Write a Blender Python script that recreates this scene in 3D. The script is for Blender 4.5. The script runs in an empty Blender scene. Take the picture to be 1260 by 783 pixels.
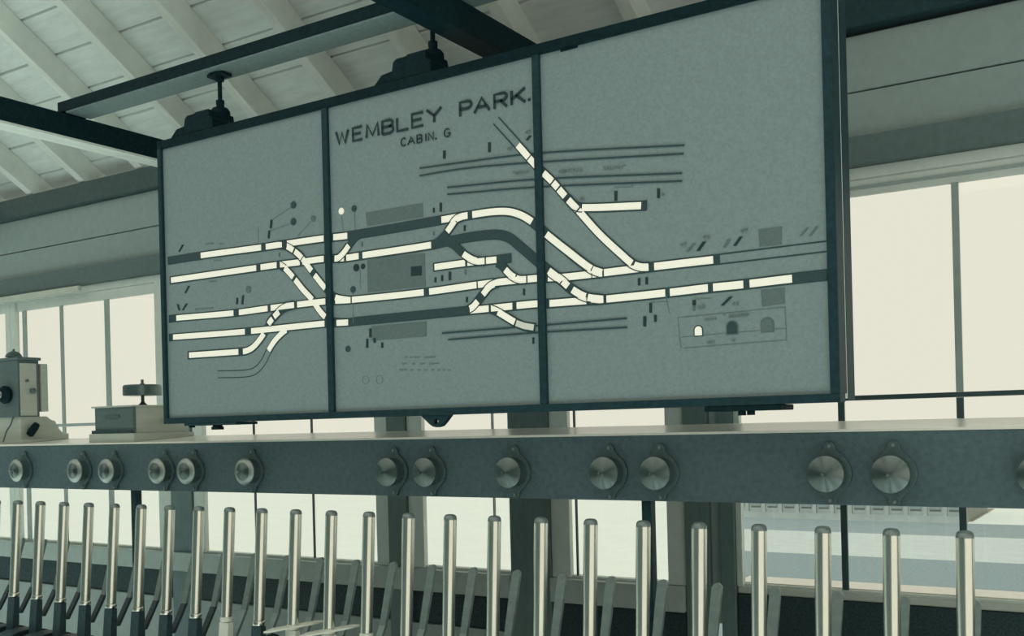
import bpy, bmesh, math, random
from mathutils import Vector, Matrix
random.seed(7)
S = bpy.context.scene
COL = S.collection

# ------------------------------------------------------------------ camera
EYE = 1.62                                   # eye height above the cabin floor
FPX, YAW, ROLL, HOR = 1262.5, math.radians(32.54), math.radians(-1.431), 523.0
_c, _s = math.cos(YAW), math.sin(YAW)
R0, F0, U0 = Vector((_c, _s, 0)), Vector((-_s, _c, 0)), Vector((0, 0, 1))
_cr, _sr = math.cos(ROLL), math.sin(ROLL)
RV = R0*_cr + U0*_sr
UV = U0*_cr - R0*_sr
cam_data = bpy.data.cameras.new('camera')
cam = bpy.data.objects.new('camera', cam_data); COL.objects.link(cam)
cam_data.sensor_width = 36; cam_data.lens = 36*FPX/1260
cam_data.shift_y = (HOR-391.5)/1260          # a rising front, as on a plate camera
cam_data.clip_start = .02; cam_data.clip_end = 500
m = Matrix((RV, UV, -F0)).transposed().to_4x4(); m.translation = Vector((0, 0, EYE))
cam.matrix_world = m
S.camera = cam

# ------------------------------------------------------------------ world, light, exposure
S.view_settings.view_transform = 'Standard'
S.view_settings.look = 'None'
S.view_settings.gamma = 1
S.view_settings.exposure = 0.0
W = bpy.data.worlds.new('overcast_sky'); S.world = W; W.use_nodes = True
bg = W.node_tree.nodes['Background']
bg.inputs['Color'].default_value = (.855, .835, .70, 1); bg.inputs['Strength'].default_value = 1.0

# added high fill from behind, for unseen windows: bounces off the floor to the ceiling
sd = bpy.data.lights.new('fill_sun', 'SUN'); sd.energy = 5.5; sd.angle = math.radians(2); sd.color = (.74, .94, 1)
fill_sun = bpy.data.objects.new('fill_sun', sd); COL.objects.link(fill_sun); fill_sun.rotation_euler = (math.radians(90-64), 0, math.radians(8))

# ------------------------------------------------------------------ helpers
def ray(px, py):
    return F0 + RV*((px-630)/FPX) - UV*((py-HOR)/FPX)
def P(px, py, Y):                            # the point of the plane y = Y seen at a pixel
    d = ray(px, py); d = d*(Y/d.y)
    return Vector((d.x, d.y, d.z+EYE))
def X(px, py, Y): return P(px, py, Y).x
def Z(px, py, Y): return P(px, py, Y).z

MATS = {}
def mat(name, col, rough=.6, metal=0, var=.12, scale=25, bump=0, emit=0, spec=.5, grain=(1, 1, 1)):
    if name in MATS: return MATS[name]
    M = bpy.data.materials.new(name); M.use_nodes = True
    nt = M.node_tree; b = nt.nodes['Principled BSDF']
    b.inputs['Roughness'].default_value = rough; b.inputs['Metallic'].default_value = metal
    b.inputs['Specular IOR Level'].default_value = spec
    tc = nt.nodes.new('ShaderNodeTexCoord'); mp = nt.nodes.new('ShaderNodeMapping')
    mp.inputs['Scale'].default_value = grain
    nt.links.new(tc.outputs['Object'], mp.inputs['Vector'])
    n = nt.nodes.new('ShaderNodeTexNoise'); n.inputs['Scale'].default_value = scale
    n.inputs['Detail'].default_value = 6; n.inputs['Roughness'].default_value = .65
    nt.links.new(mp.outputs['Vector'], n.inputs['Vector'])
    r = nt.nodes.new('ShaderNodeValToRGB')
    r.color_ramp.elements[0].position = .3; r.color_ramp.elements[1].position = .7
    r.color_ramp.elements[0].color = tuple(c*(1-var) for c in col)+(1,)
    r.color_ramp.elements[1].color = tuple(min(1, c*(1+var)) for c in col)+(1,)
    nt.links.new(n.outputs['Fac'], r.inputs['Fac'])
    nt.links.new(r.outputs['Color'], b.inputs['Base Color'])
    if bump:
        bp = nt.nodes.new('ShaderNodeBump'); bp.inputs['Strength'].default_value = bump
        bp.inputs['Distance'].default_value = .002
        nt.links.new(n.outputs['Fac'], bp.inputs['Height']); nt.links.new(bp.outputs['Normal'], b.inputs['Normal'])
    if emit:
        nt.links.new(r.outputs['Color'], b.inputs['Emission Color']); b.inputs['Emission Strength'].default_value = emit
    MATS[name] = M; return M

def glass_mat():
    M = bpy.data.materials.new('window_glass'); M.use_nodes = True; nt = M.node_tree
    nt.nodes.remove(nt.nodes['Principled BSDF']); out = nt.nodes['Material Output']
    t = nt.nodes.new('ShaderNodeBsdfTransparent'); t.inputs[0].default_value = (.985, .99, .985, 1)
    g = nt.nodes.new('ShaderNodeBsdfGlossy'); g.inputs['Roughness'].default_value = .02
    f = nt.nodes.new('ShaderNodeLayerWeight'); f.inputs['Blend'].default_value = .5
    p = nt.nodes.new('ShaderNodeMath'); p.operation = 'POWER'; p.inputs[1].default_value = 5
    k = nt.nodes.new('ShaderNodeMath'); k.operation = 'MULTIPLY_ADD'; k.inputs[1].default_value = .96; k.inputs[2].default_value = .03
    nt.links.new(f.outputs['Facing'], p.inputs[0]); nt.links.new(p.outputs[0], k.inputs[0]); f = k
    x = nt.nodes.new('ShaderNodeMixShader')
    nt.links.new(f.outputs[0], x.inputs[0]); nt.links.new(t.outputs[0], x.inputs[1]); nt.links.new(g.outputs[0], x.inputs[2])
    nt.links.new(x.outputs[0], out.inputs['Surface'])
    return M
GLASS = glass_mat()
M_white = mat('cream_paint', (.62, .66, .60), .55, var=.06, scale=12)
M_board = mat('ceiling_paint', (.78, .84, .82), .7, var=.10, scale=9, bump=.2, grain=(.6, 4, 4))
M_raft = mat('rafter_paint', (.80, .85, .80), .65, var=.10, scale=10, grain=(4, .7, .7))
M_black = mat('black_teal_paint', (.005, .022, .029), .6, var=.4, scale=60, spec=.12)
M_frame = mat('frame_dark_paint', (.013, .045, .057), .55, var=.3, scale=60, spec=.25)
M_wall = mat('wall_paint', (.31, .39, .39), .7, var=.08, scale=30)
M_rail = mat('rail_paint', (.13, .185, .19), .6, var=.12, scale=40)
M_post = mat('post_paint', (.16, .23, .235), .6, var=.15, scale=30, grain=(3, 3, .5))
M_sash = mat('sash_paint', (.74, .81, .77), .5, var=.06, scale=20)
M_bar = mat('glazing_bar_paint', (.38, .46, .45), .5, var=.08, scale=20)
M_bardark = mat('dark_bar_paint', (.05, .09, .10), .5, var=.15, scale=20)
M_panel = mat('diagram_grey', (.255, .33, .345), .62, var=.11, scale=140)
M_ink = mat('ink', (.012, .04, .05), .6, var=.2, scale=80)
M_line = mat('outline_ink', (.03, .075, .085), .6, var=.2, scale=80)
M_dim = mat('unlit_section', (.032, .072, .082), .55, var=.2, scale=80)
M_lit = mat('lit_section', (.80, .77, .66), .5, var=.03, scale=60, emit=.5)
M_half = mat('half_lit_section', (.62, .63, .56), .5, var=.04, scale=60, emit=.3)
M_plat = mat('platform_grey', (.14, .195, .20), .65, var=.10, scale=120)
M_faint = mat('faint_ink', (.17, .23, .23), .65, var=.2, scale=150)
M_fascia = mat('fascia_paint', (.083, .138, .157), .5, var=.22, scale=70, bump=.1)
M_shelf = mat('shelf_top_paint', (.90, .88, .80), .22, var=.05, scale=20)
M_brass = mat('spun_brass', (.15, .21, .21), .36, metal=.75, var=.15, scale=30)
M_spun = mat('spun_cover', (.22, .27, .265), .3, metal=1, var=.12, scale=40)
_b = M_spun.node_tree.nodes['Principled BSDF']; _b.inputs['Anisotropic'].default_value = .9; _b.inputs['Anisotropic Rotation'].default_value = .25
_t = M_spun.node_tree.nodes.new('ShaderNodeTangent'); _t.direction_type = 'RADIAL'; _t.axis = 'Y'
M_spun.node_tree.links.new(_t.outputs[0], _b.inputs['Tangent'])
M_flange = mat('flange_metal', (.10, .155, .16), .5, metal=.3, var=.2, scale=60)
M_ring = mat('bright_ring', (.40, .45, .43), .4, metal=.8, var=.08, scale=40)
M_steel = mat('polished_steel', (.86, .86, .78), .24, metal=1, var=.06, scale=18, grain=(4, 4, .5))
M_cap = mat('dark_steel_shaded_cap', (.30, .36, .36), .45, metal=.9, var=.15, scale=60)  # dark steel; on handle tops it paints in the dark ceiling's reflection
M_catch = mat('catch_steel', (.24, .31, .31), .42, metal=.6, var=.15, scale=40)
M_leverdark = mat('lever_dark_paint', (.022, .055, .065), .45, var=.3, scale=60)
M_leverwhite = mat('lever_white_paint', (.78, .79, .71), .45, var=.05, scale=40)
M_cast = mat('cast_iron', (.014, .035, .042), .6, var=.5, scale=90, bump=.4)
M_wood = mat('instrument_wood', (.11, .16, .165), .5, var=.15, scale=14, grain=(.6, .6, 5))
M_woodpale = mat('pale_instrument_wood', (.50, .54, .49), .5, var=.08, scale=14, grain=(.6, .6, 5))
M_sill = mat('sill_paint', (.46, .54, .52), .6, var=.08, scale=30)
M_dado = mat('dado_paint', (.35, .43, .425), .65, var=.10, scale=30)
M_dadodark = mat('dado_dark', (.025, .055, .062), .7, var=.7, scale=160, bump=.4)
M_floor = mat('floor_linoleum', (.68, .68, .60), .6, var=.1, scale=8)
M_ground = mat('pale_ground', (.385, .36, .30), .9, var=.04, scale=1.2)
M_road = mat('road_grey', (.135, .15, .14), .9, var=.12, scale=3)
M_path = mat('pale_path', (.27, .27, .235), .9, var=.08, scale=2.2)
M_ballast = mat('ballast_grey', (.115, .135, .128), .9, var=.2, scale=9)
M_bwall = mat('shed_wall', (.25, .265, .24), .8, var=.12, scale=1.5)
M_bdark = mat('shed_opening', (.17, .195, .185), .7, var=.1, scale=3)

def link(name, me, parent=None):
    o = bpy.data.objects.new(name, me); COL.objects.link(o)
    if parent is not None: o.parent = parent
    return o
def make(name, bm, M, parent=None, smooth=False, bevel=0):
    bmesh.ops.recalc_face_normals(bm, faces=bm.faces)
    if bevel:
        bmesh.ops.bevel(bm, geom=[e for e in bm.edges if len(e.link_faces) == 2 and e.calc_face_angle(0) > .6],
                        offset=bevel, segments=2, affect='EDGES', profile=.6)
    me = bpy.data.meshes.new(name); bm.to_mesh(me); bm.free()
    me.materials.append(M)
    if smooth:
        for p in me.polygons: p.use_smooth = True
        me.set_sharp_from_angle(angle=math.radians(38))
    if parent is not None: me.transform(Matrix.Translation(-world_loc(parent)))
    return link(name, me, parent)
def world_loc(o):
    v = Vector(o.location)
    while o.parent is not None:
        o = o.parent
    return Vector(o.location)
def add_box(bm, x0, x1, y0, y1, z0, z1):
    v = [bm.verts.new((x, y, z)) for x in (x0, x1) for y in (y0, y1) for z in (z0, z1)]
    for f in ((0, 1, 3, 2), (4, 6, 7, 5), (0, 4, 5, 1), (2, 3, 7, 6), (0, 2, 6, 4), (1, 5, 7, 3)):
        bm.faces.new([v[i] for i in f])
def box(name, b, M, parent=None, bevel=0):
    bm = bmesh.new(); add_box(bm, *b)
    return make(name, bm, M, parent, bevel=bevel)
def add_prism(bm, pts, axis, a, b):          # polygon of 2D points pushed along an axis ('x' or 'y' or 'z')
    def q(u, v, w):
        return {'x': (w, u, v), 'y': (u, w, v), 'z': (u, v, w)}[axis]
    A = [bm.verts.new(q(u, v, a)) for u, v in pts]; B = [bm.verts.new(q(u, v, b)) for u, v in pts]
    n = len(pts)
    bm.faces.new(A); bm.faces.new(B[::-1])
    for i in range(n): bm.faces.new((A[i], B[i], B[(i+1) % n], A[(i+1) % n]))
def add_lathe(bm, prof, base, axis, n=24):   # prof: list of (radius, distance along axis)
    ax = Vector(axis).normalized()
    u = ax.orthogonal().normalized(); w = ax.cross(u)
    rings = []
    for r, t in prof:
        c = Vector(base)+ax*t
        if r < 1e-6: rings.append([bm.verts.new(c)])
        else: rings.append([bm.verts.new(c+(u*math.cos(2*math.pi*k/n)+w*math.sin(2*math.pi*k/n))*r) for k in range(n)])
    for A, B in zip(rings, rings[1:]):
        for k in range(n):
            k2 = (k+1) % n
            if len(A) == 1 and len(B) == 1: continue
            if len(A) == 1: bm.faces.new((A[0], B[k], B[k2]))
            elif len(B) == 1: bm.faces.new((A[k], A[k2], B[0]))
            else: bm.faces.new((A[k], A[k2], B[k2], B[k]))
    if len(rings[0]) > 1: bm.faces.new(rings[0][::-1])
    if len(rings[-1]) > 1: bm.faces.new(rings[-1])
def lathe(name, prof, base, axis, M, parent=None, n=24):
    bm = bmesh.new(); add_lathe(bm, prof, base, axis, n)
    return make(name, bm, M, parent, smooth=True)
def thing(name, label, cat, loc, group=None):
    o = bpy.data.objects.new(name, None); COL.objects.link(o); o.location = loc
    o.empty_display_size = .05
    o['label'] = label; o['category'] = cat
    if group: o['group'] = group
    return o
def structure(name, loc=(0, 0, 0)):
    o = bpy.data.objects.new(name, None); COL.objects.link(o); o.location = loc; o['kind'] = 'structure'
    return o
def struct_mesh(o):
    o['kind'] = 'structure'; return o

# ------------------------------------------------------------------ main distances from the lens (y) in metres
YL, YP, YF, YW = 1.993, 2.18, 2.30, 2.95
def wz(r): return EYE + r*YW                 # heights on the window wall
def wx(px, py=640, Y=None): return X(px, py, YW if Y is None else Y)
XL, XR = -9.0, 1.9

# ------------------------------------------------------------------ room shell
struct_mesh(box('floor', (XL, 2.6, -2.6, YW+.1, -.06, 0), M_floor))
wall = structure('wall_back', (0, YW, 0))
def wpart(name, x0, x1, z0, z1, M, y0=YW, y1=YW+.10, bevel=.004):
    return box(name, (x0, x1, y0, y1, z0, z1), M, wall, bevel)
M_plate = mat('plate_paint', (.055, .095, .10), .6, var=.15, scale=40)
wpart('wall_plate', XL, -1.9, wz(.362), wz(.394), M_plate, YW-.03)
wpart('wall_plate', -1.898, XR, wz(.365), wz(.394), M_frame, YW-.03)
wpart('wall_board', XL, XR, wz(.3085), wz(.3615), M_wall, YW+.004)
wpart('wall_board', XL, XR, wz(.262), wz(.3070), M_wall, YW)
wpart('head_rail', XL, XR, wz(.2365), wz(.2635), M_rail, YW-.028)
for a, b in ((212, 238), (478.6, 502), (628, 677), (843, 872.6), (886, 904)):
    wpart('post', wx(a), wx(b), 0, wz(.2360), M_post, YW-.006, YW+.026)
wpart('reveal_strip', wx(873.2), wx(885.4), wz(-.21), wz(.2360), M_bar, YW+.008, YW+.026)
xs = wx(845)
wpart('sill_board', XL, wx(627), wz(-.2005), wz(-.1735), M_sill, YW-.02)
wpart('sill_board', wx(678), wx(842), wz(-.2005), wz(-.1735), M_sill, YW-.02)
wpart('dark_band', XL, wx(627), wz(-.2405), wz(-.2015), M_dadodark, YW+.01)  # darker band between the sill board and the dado
wpart('dado_panel', XL, wx(627), 0, wz(-.2415), M_dado, YW)
wpart('dado_panel', wx(678), wx(842), 0, wz(-.2015), M_dadodark, YW)
wpart('dado_panel', wx(905), XR, 0, wz(-.1775), M_dadodark, YW)
wpart('sill_board', wx(905), XR, wz(-.1770), wz(-.1700), M_white, YW+.005)

def window(n, jl, gl, gr, jr, bars, top=.2097, bottom=-.1730, jm=M_sash, barm=M_bar, barw=.010, tm=M_bar, fh=None):
    """jambs between jl-gl and gr-jr, glass between gl-gr, bars: list of (x0, x1, material)"""
    w = structure('window_%d' % n, ((gl+gr)/2, YW, wz(bottom)))
    y0, y1 = YW+.008, YW+.026
    zb, zt, zx = wz(bottom), wz(top), wz(.0150)
    for a, b in ((jl, gl), (gr, jr)):
        if b-a > .002: box('jamb', (a, b, y0-.006, y1, zb, wz(.236)), jm, w, .003)
    box('head_frame', (gl, gr, y0-.004, y1, wz(.2255), wz(.2362)), M_sash, w, .003)
    box('head_bead', (gl, gr, y0+.006, y1, zt, wz(.2250)), M_sash, w, .003)
    if n == 6: box('head_moulding', (gl, gr, y0+.002, y0+.0055, wz(.2160), wz(.2190)), M_bar, w)
    box('sill_bead', (gl, gr, y0+.004, y1, zb, zb+.008), M_sash, w)
    if n == 6: box('outer_sill', (gl-.03, gr, YW+.030, YW+.150, wz(-.19), wz(-.1663)), M_shelf, w)
    box('transom', (gl, gr, y0, y0+.012, zx, zx+.014), tm, w, .002)
    edges = [gl]
    for a, b, M in bars:
        dp = .009; c = a+max(.005, (b-a)-abs(a)/YW*dp)
        box('glazing_bar', (a, c, y0+.001, y0+.001+dp, zb+.0085, zx-.0005), M, w)
        box('glazing_bar', (a, c, y0+.001, y0+.001+dp, zx+.0145, zt-.0005), M_bar, w)
        b = c
        edges += [a, b]
    edges.append(gr)
    for i in range(0, len(edges), 2):
        a, b = edges[i], edges[i+1]
        if b-a < .012: continue
        for z0, z1 in ((zb+.008, zx), (zx+.014, zt)):
            box('pane', (a, b, YW+.0185, YW+.0215, z0, z1), GLASS, w)
    return w
def pr(r): return r*(YW+.014)
def mb(r0, r1, M=M_bar): return (pr(r0), pr(r1), M)
window(1, XL+.05, XL+.1, pr(-1.6387), pr(-1.6240), [mb(-2.9, -2.889), mb(-2.2, -2.189), mb(-1.84, -1.83)])
window(2, pr(-1.6235), pr(-1.6105), pr(-1.2577), wx(211.5), [mb(-1.5932, -1.5796), mb(-1.4913, -1.4806), mb(-1.3778, -1.3640)])
window(3, wx(238.4), wx(251), wx(462.5), wx(478.2), [mb(-1.0605, -1.0570, M_bardark), mb(-.9525, -.9485, M_bardark)])
window(4, wx(502.4), wx(520.5), wx(627), wx(627.5), [mb(-.6660, -.6620)])
window(5, wx(677.5), wx(700), wx(820), wx(842.5), [mb(-.5565, -.5540, M_bardark)])
window(6, wx(904.5), wx(912), XR-.1, XR-.04,
       [mb(-.2657, -.2590, M_bardark), mb(-.1600, -.1535, M_bardark), mb(-.0520, -.0455, M_bardark), mb(.06, .0665, M_bardark), mb(.20, .2065, M_bardark), mb(.40, .4065, M_bardark)], tm=M_bardark, bottom=-.1700)
# pale blind batten under the head rail at the far left
struct_mesh(box('trim_1', (X(-140, 375, YW-.05), X(96, 356, YW-.05), YW-.05, YW-.030, Z(40, 363, YW-.05)-.012, Z(40, 363, YW-.05)+.012), M_white, None, .003))

# ceiling: sloping boards over rafters, tie beams below
SL = .637
ceil = structure('ceiling', (0, YW, wz(.392)))
def cz(y, off=0): return wz(.392)+SL*(YW-y)+off
RH, YR = .118, .15                           # rafter depth, unseen roof edge, placed to keep sunlight off the levers
nrm = Vector((0, -SL, -1)).normalized()      # towards the room
step = .146
k = 0
y = YW+.17-.0
joints = [2.82+step*1.0, 2.82]
ys = [2.82+step*2]
while ys[-1] > YR: ys.append(ys[-1]-step)
for a, b in zip(ys, ys[1:]):
    bm = bmesh.new()
    a2, b2 = a-.0045, b+.0045
    jit = random.uniform(-.0015, .0015)
    pts = [(a2, cz(a2, RH)+jit), (b2, cz(b2, RH)+jit), (b2, cz(b2, RH)+.02), (a2, cz(a2, RH)+.02)]
    add_prism(bm, pts, 'x', XL, XR)
    make('ceiling_board', bm, M_board, ceil)
bm = bmesh.new()                              # roof boarding that closes the joints from above
add_prism(bm, [(YW+.2, cz(YW+.2, RH)+.021), (YR, cz(YR, RH)+.021), (YR, cz(YR, RH)+.05), (YW+.2, cz(YW+.2, RH)+.05)], 'x', XL, XR)
make('roof_felt', bm, M_black, ceil)
for i in range(-12, 13):
    x0 = -3.397+.405*i
    if x0 < XL or x0 > XR-.1: continue
    bm = bmesh.new()
    add_prism(bm, [(YW+.10, cz(YW+.10)), (YR, cz(YR)), (YR, cz(YR, RH)-.001), (YW+.10, cz(YW+.10, RH)-.001)], 'x', x0, x0+.046)
    make('rafter', bm, M_raft, ceil, bevel=.003)
for xr, xl in ((-3.22, -3.302), (-1.548, -1.622), (.12, .045), (-4.90, -4.98), (-6.6, -6.68)):
    box('tie_beam', (xl, xr, -.6, YW+.02, EYE+1.0485, EYE+1.1275), M_black, ceil, .003)
    if xr < -3: box('lit_underside', (xl+.002, xr-.001, -.6, YW-.04, EYE+1.040, EYE+1.048), M_raft, ceil)  # pale strip paints in the light on the tie's underside
box('lit_underside', (-3.215, XR, 2.197, 2.292, EYE+1.1282, EYE+1.134), M_post, ceil)  # paler strip, bounced light on the beam's underside put into its colour
box('hanging_beam', (-3.262, XR, 2.195, 2.294, EYE+1.1345, EYE+1.172), M_black, ceil, .003)['label'] = 'black beam carrying the diagram'
# unseen rear wall, added and cut off to darken the levers' left-hand reflections
struct_mesh(box('added_wall_rear', (XL, .4, -2.6, -2.5, 0, 3.3), M_rail))
wr = structure('added_wall_right', (2.15, 0, 0))  # unseen end wall, added to cut light from the right on rafters
box('added_wall_panel', (2.1, 2.2, -2.6, YW+.1, 0, .4), M_rail, wr)
box('added_wall_panel', (2.1, 2.2, -2.6, YW+.1, 2.6, 3.9), M_rail, wr)
box('post', (2.1, 2.2, 2.4, YW+.1, .4, 2.6), M_rail, wr)  # part of the added unseen end wall
struct_mesh(box('wall_left', (XL-.1, XL, -2.6, YW+.1, 0, 3.2), M_dado))

# ------------------------------------------------------------------ outside
GZ = EYE-4.5
def gy(r): return 4.5/r
struct_mesh(box('ground', (-260, 160, YW+.4, 330, GZ-.2, GZ), M_ground))
def strip(name, y0, y1, x0a, x0b, x1, M, h=.04, label=None):
    bm = bmesh.new()
    add_prism(bm, [(x0a, y0), (x1, y0), (x1, y1), (x0b, y1)], 'z', GZ+.002, GZ+h)
    o = make(name, bm, M); struct_mesh(o); return o
strip('ballast_bed', gy(.30), gy(.1365), -.40*gy(.30), -.40*gy(.1365), 30, M_ballast, .10)
strip('path', gy(.1365)+.03, gy(.1125), -.40*gy(.1365), -.40*gy(.1125), 30, M_path, .05)
strip('road', gy(.1125)+.03, gy(.1005), -.40*gy(.1125), -.40*gy(.1005), 34, M_road, .05)
yb = gy(.1003)+.3
shed = thing('shed', 'long low pale shed with piers seen through the right-hand window', 'shed', (-10, yb, GZ))
bx0, bx1 = -.375*yb, -.155*yb
box('wall', (bx0, bx1, yb, yb+6, GZ, GZ+2.6), M_bwall, shed)
bm = bmesh.new(); add_prism(bm, [(yb-.3, GZ+2.6), (yb+6.3, GZ+2.6), (yb+3, GZ+3.5)], 'x', bx0-.3, bx1+.3)
make('roof', bm, M_bdark, shed)
n = 13
for i in range(n):
    x = bx0+(bx1-bx0)*(i+.5)/n
    box('window', (x-.22, x+.22, yb-.04, yb-.003, GZ+.55, GZ+1.5), M_bdark, shed)
    box('pier', (x+.31, x+.46, yb-.12, yb-.002, GZ, GZ+2.5), M_path, shed)
box('plinth', (bx0-.05, bx1+.05, yb-.14, yb-.122, GZ, GZ+.3), M_bwall, shed)

# ------------------------------------------------------------------ the illuminated diagram
FY = YP-.011                                  # front of the frame
pxl, pxr = P(197, 350, FY).x, P(1034, 487, FY).x
pzb = Z(973, 497, YP); pzt = Z(657, 57, YP)
PD = 2.302                                    # back of the case
dia = thing('track_diagram', 'large grey framed track diagram headed WEMBLEY PARK hanging over the lever frame', 'diagram',
            ((pxl+pxr)/2, (YP+PD)/2, pzb))
ix0, ix1 = X(204.5, 350, YP), X(1021, 470, FY)
iz0, iz1 = Z(973, 487, YP)+.001, Z(657, 69.5, YP)
d1 = (X(398.5, 300, FY), X(408.5, 300, YP)); d2 = (X(659, 300, FY), X(670.5, 300, YP))
for a, b in ((ix0, d1[0]), (d1[1], d2[0]), (d2[1], ix1)):
    box('face_panel', (a-.004, b+.004, YP, YP+.012, iz0-.004, iz1+.004), M_panel, dia)
fy = YP-.011
box('rail', (pxl, pxr, fy, YP+.03, pzb, iz0), M_frame, dia, .002)
box('rail', (pxl, pxr, fy, YP+.03, iz1, pzt), M_black, dia, .002)
box('stile', (pxl, ix0, fy, YP+.03, iz0, iz1), M_frame, dia, .002)
box('stile', (ix1, pxr, fy, YP+.045, iz0, iz1), M_frame, dia, .002)
for a, b in (d1, d2): box('divider', (a, b, fy+.001, YP+.03, iz0, iz1), M_frame, dia, .002)
box('case', (pxl+.004, pxr-.003, YP+.064, PD, pzb+.004, pzt-.004), M_frame, dia, .002)
box('edge_strip', (pxl+.012, pxr-.004, YP+.0455, YP+.0635, pzb+.008, pzt-.008), M_sash, dia)
PDIA = dia

# -- printed geometry on the face, traced in metres on the plane of the panel
def cat(p, n=10):
    if len(p) < 3: p = [p[0], ((p[0][0]+p[-1][0])/2, (p[0][1]+p[-1][1])/2), p[-1]]
    q = [p[0]]+list(p)+[p[-1]]; out = []
    for i in range(1, len(q)-2):
        p0, p1, p2, p3 = q[i-1], q[i], q[i+1], q[i+2]
        # centripetal-like: limit tangents by chord so unequal spacing does not overshoot
        def L(a, b): return max(1e-6, math.hypot(a[0]-b[0], a[1]-b[1]))
        l = L(p1, p2); a = min(1, l/max(L(p0, p1), 1e-3)) if i > 1 else 0; b = min(1, l/max(L(p2, p3), 1e-3)) if i < len(q)-3 else 0
        def unit(u, v):
            s = L(u, v); return ((v[0]-u[0])/s, (v[1]-u[1])/s)
        t1 = unit(p0, p2) if i > 1 else unit(p1, p2); t2 = unit(p1, p3) if i < len(q)-3 else unit(p1, p2)
        for k in range(n):
            t = k/n; h00 = 2*t**3-3*t*t+1; h10 = t**3-2*t*t+t; h01 = -2*t**3+3*t*t; h11 = t**3-t*t
            out.append(tuple(h00*p1[j]+h10*l*t1[j]+h01*p2[j]+h11*l*t2[j] for j in (0, 1)))
    out.append(tuple(p[-1])); return out
def xz(p):
    v = P(p[0], p[1], YP); return (v.x, v.z)
def cut(curve, a, b):
    """the stretch of a pixel curve between two pixel columns"""
    out = []
    def lerp(p, q, x):
        t = (x-p[0])/(q[0]-p[0]) if abs(q[0]-p[0]) > 1e-9 else 0
        return (x, p[1]+t*(q[1]-p[1]))
    c = curve if curve[0][0] < curve[-1][0] else curve[::-1]
    for p, q in zip(c, c[1:]):
        if q[0] <= a or p[0] >= b: continue
        s = lerp(p, q, a) if p[0] < a else p
        e = lerp(p, q, b) if q[0] > b else q
        if not out: out.append(s)
        out.append(e)
    return out
def add_ribbon(bm, pts, w, y, th, off=0):
    n = len(pts); L = []
    for i, p in enumerate(pts):
        a = pts[max(0, i-1)]; b = pts[min(n-1, i+1)]
        t = Vector((b[0]-a[0], b[1]-a[1]))
        if t.length < 1e-9: continue
        t.normalize(); nx, nz = -t.y, t.x
        c = (p[0]+nx*off, p[1]+nz*off)
        L.append(((c[0]+nx*w/2, c[1]+nz*w/2), (c[0]-nx*w/2, c[1]-nz*w/2)))
    prev = None
    for u, v in L:
        r = [bm.verts.new((u[0], y-th, u[1])), bm.verts.new((v[0], y-th, v[1])), bm.verts.new((v[0], y, v[1])), bm.verts.new((u[0], y, u[1]))]
        if prev:
            for k in range(3): bm.faces.new((prev[k], prev[(k+1) % 4], r[(k+1) % 4], r[k]) if k < 3 else ())
            bm.faces.new((prev[3], prev[0], r[0], r[3]))
        else: bm.faces.new(r)
        prev = r
    if prev: bm.faces.new(prev[::-1])
def ribbon(name, pts, w, M, layer=0, th=.0009):
    if len(pts) < 2: return
    bm = bmesh.new(); add_ribbon(bm, [xz(p) for p in pts], w, YP-.0001-layer*.0003, th)
    return make(name, bm, M, PDIA)
WO, WI = .0262, .0172
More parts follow.
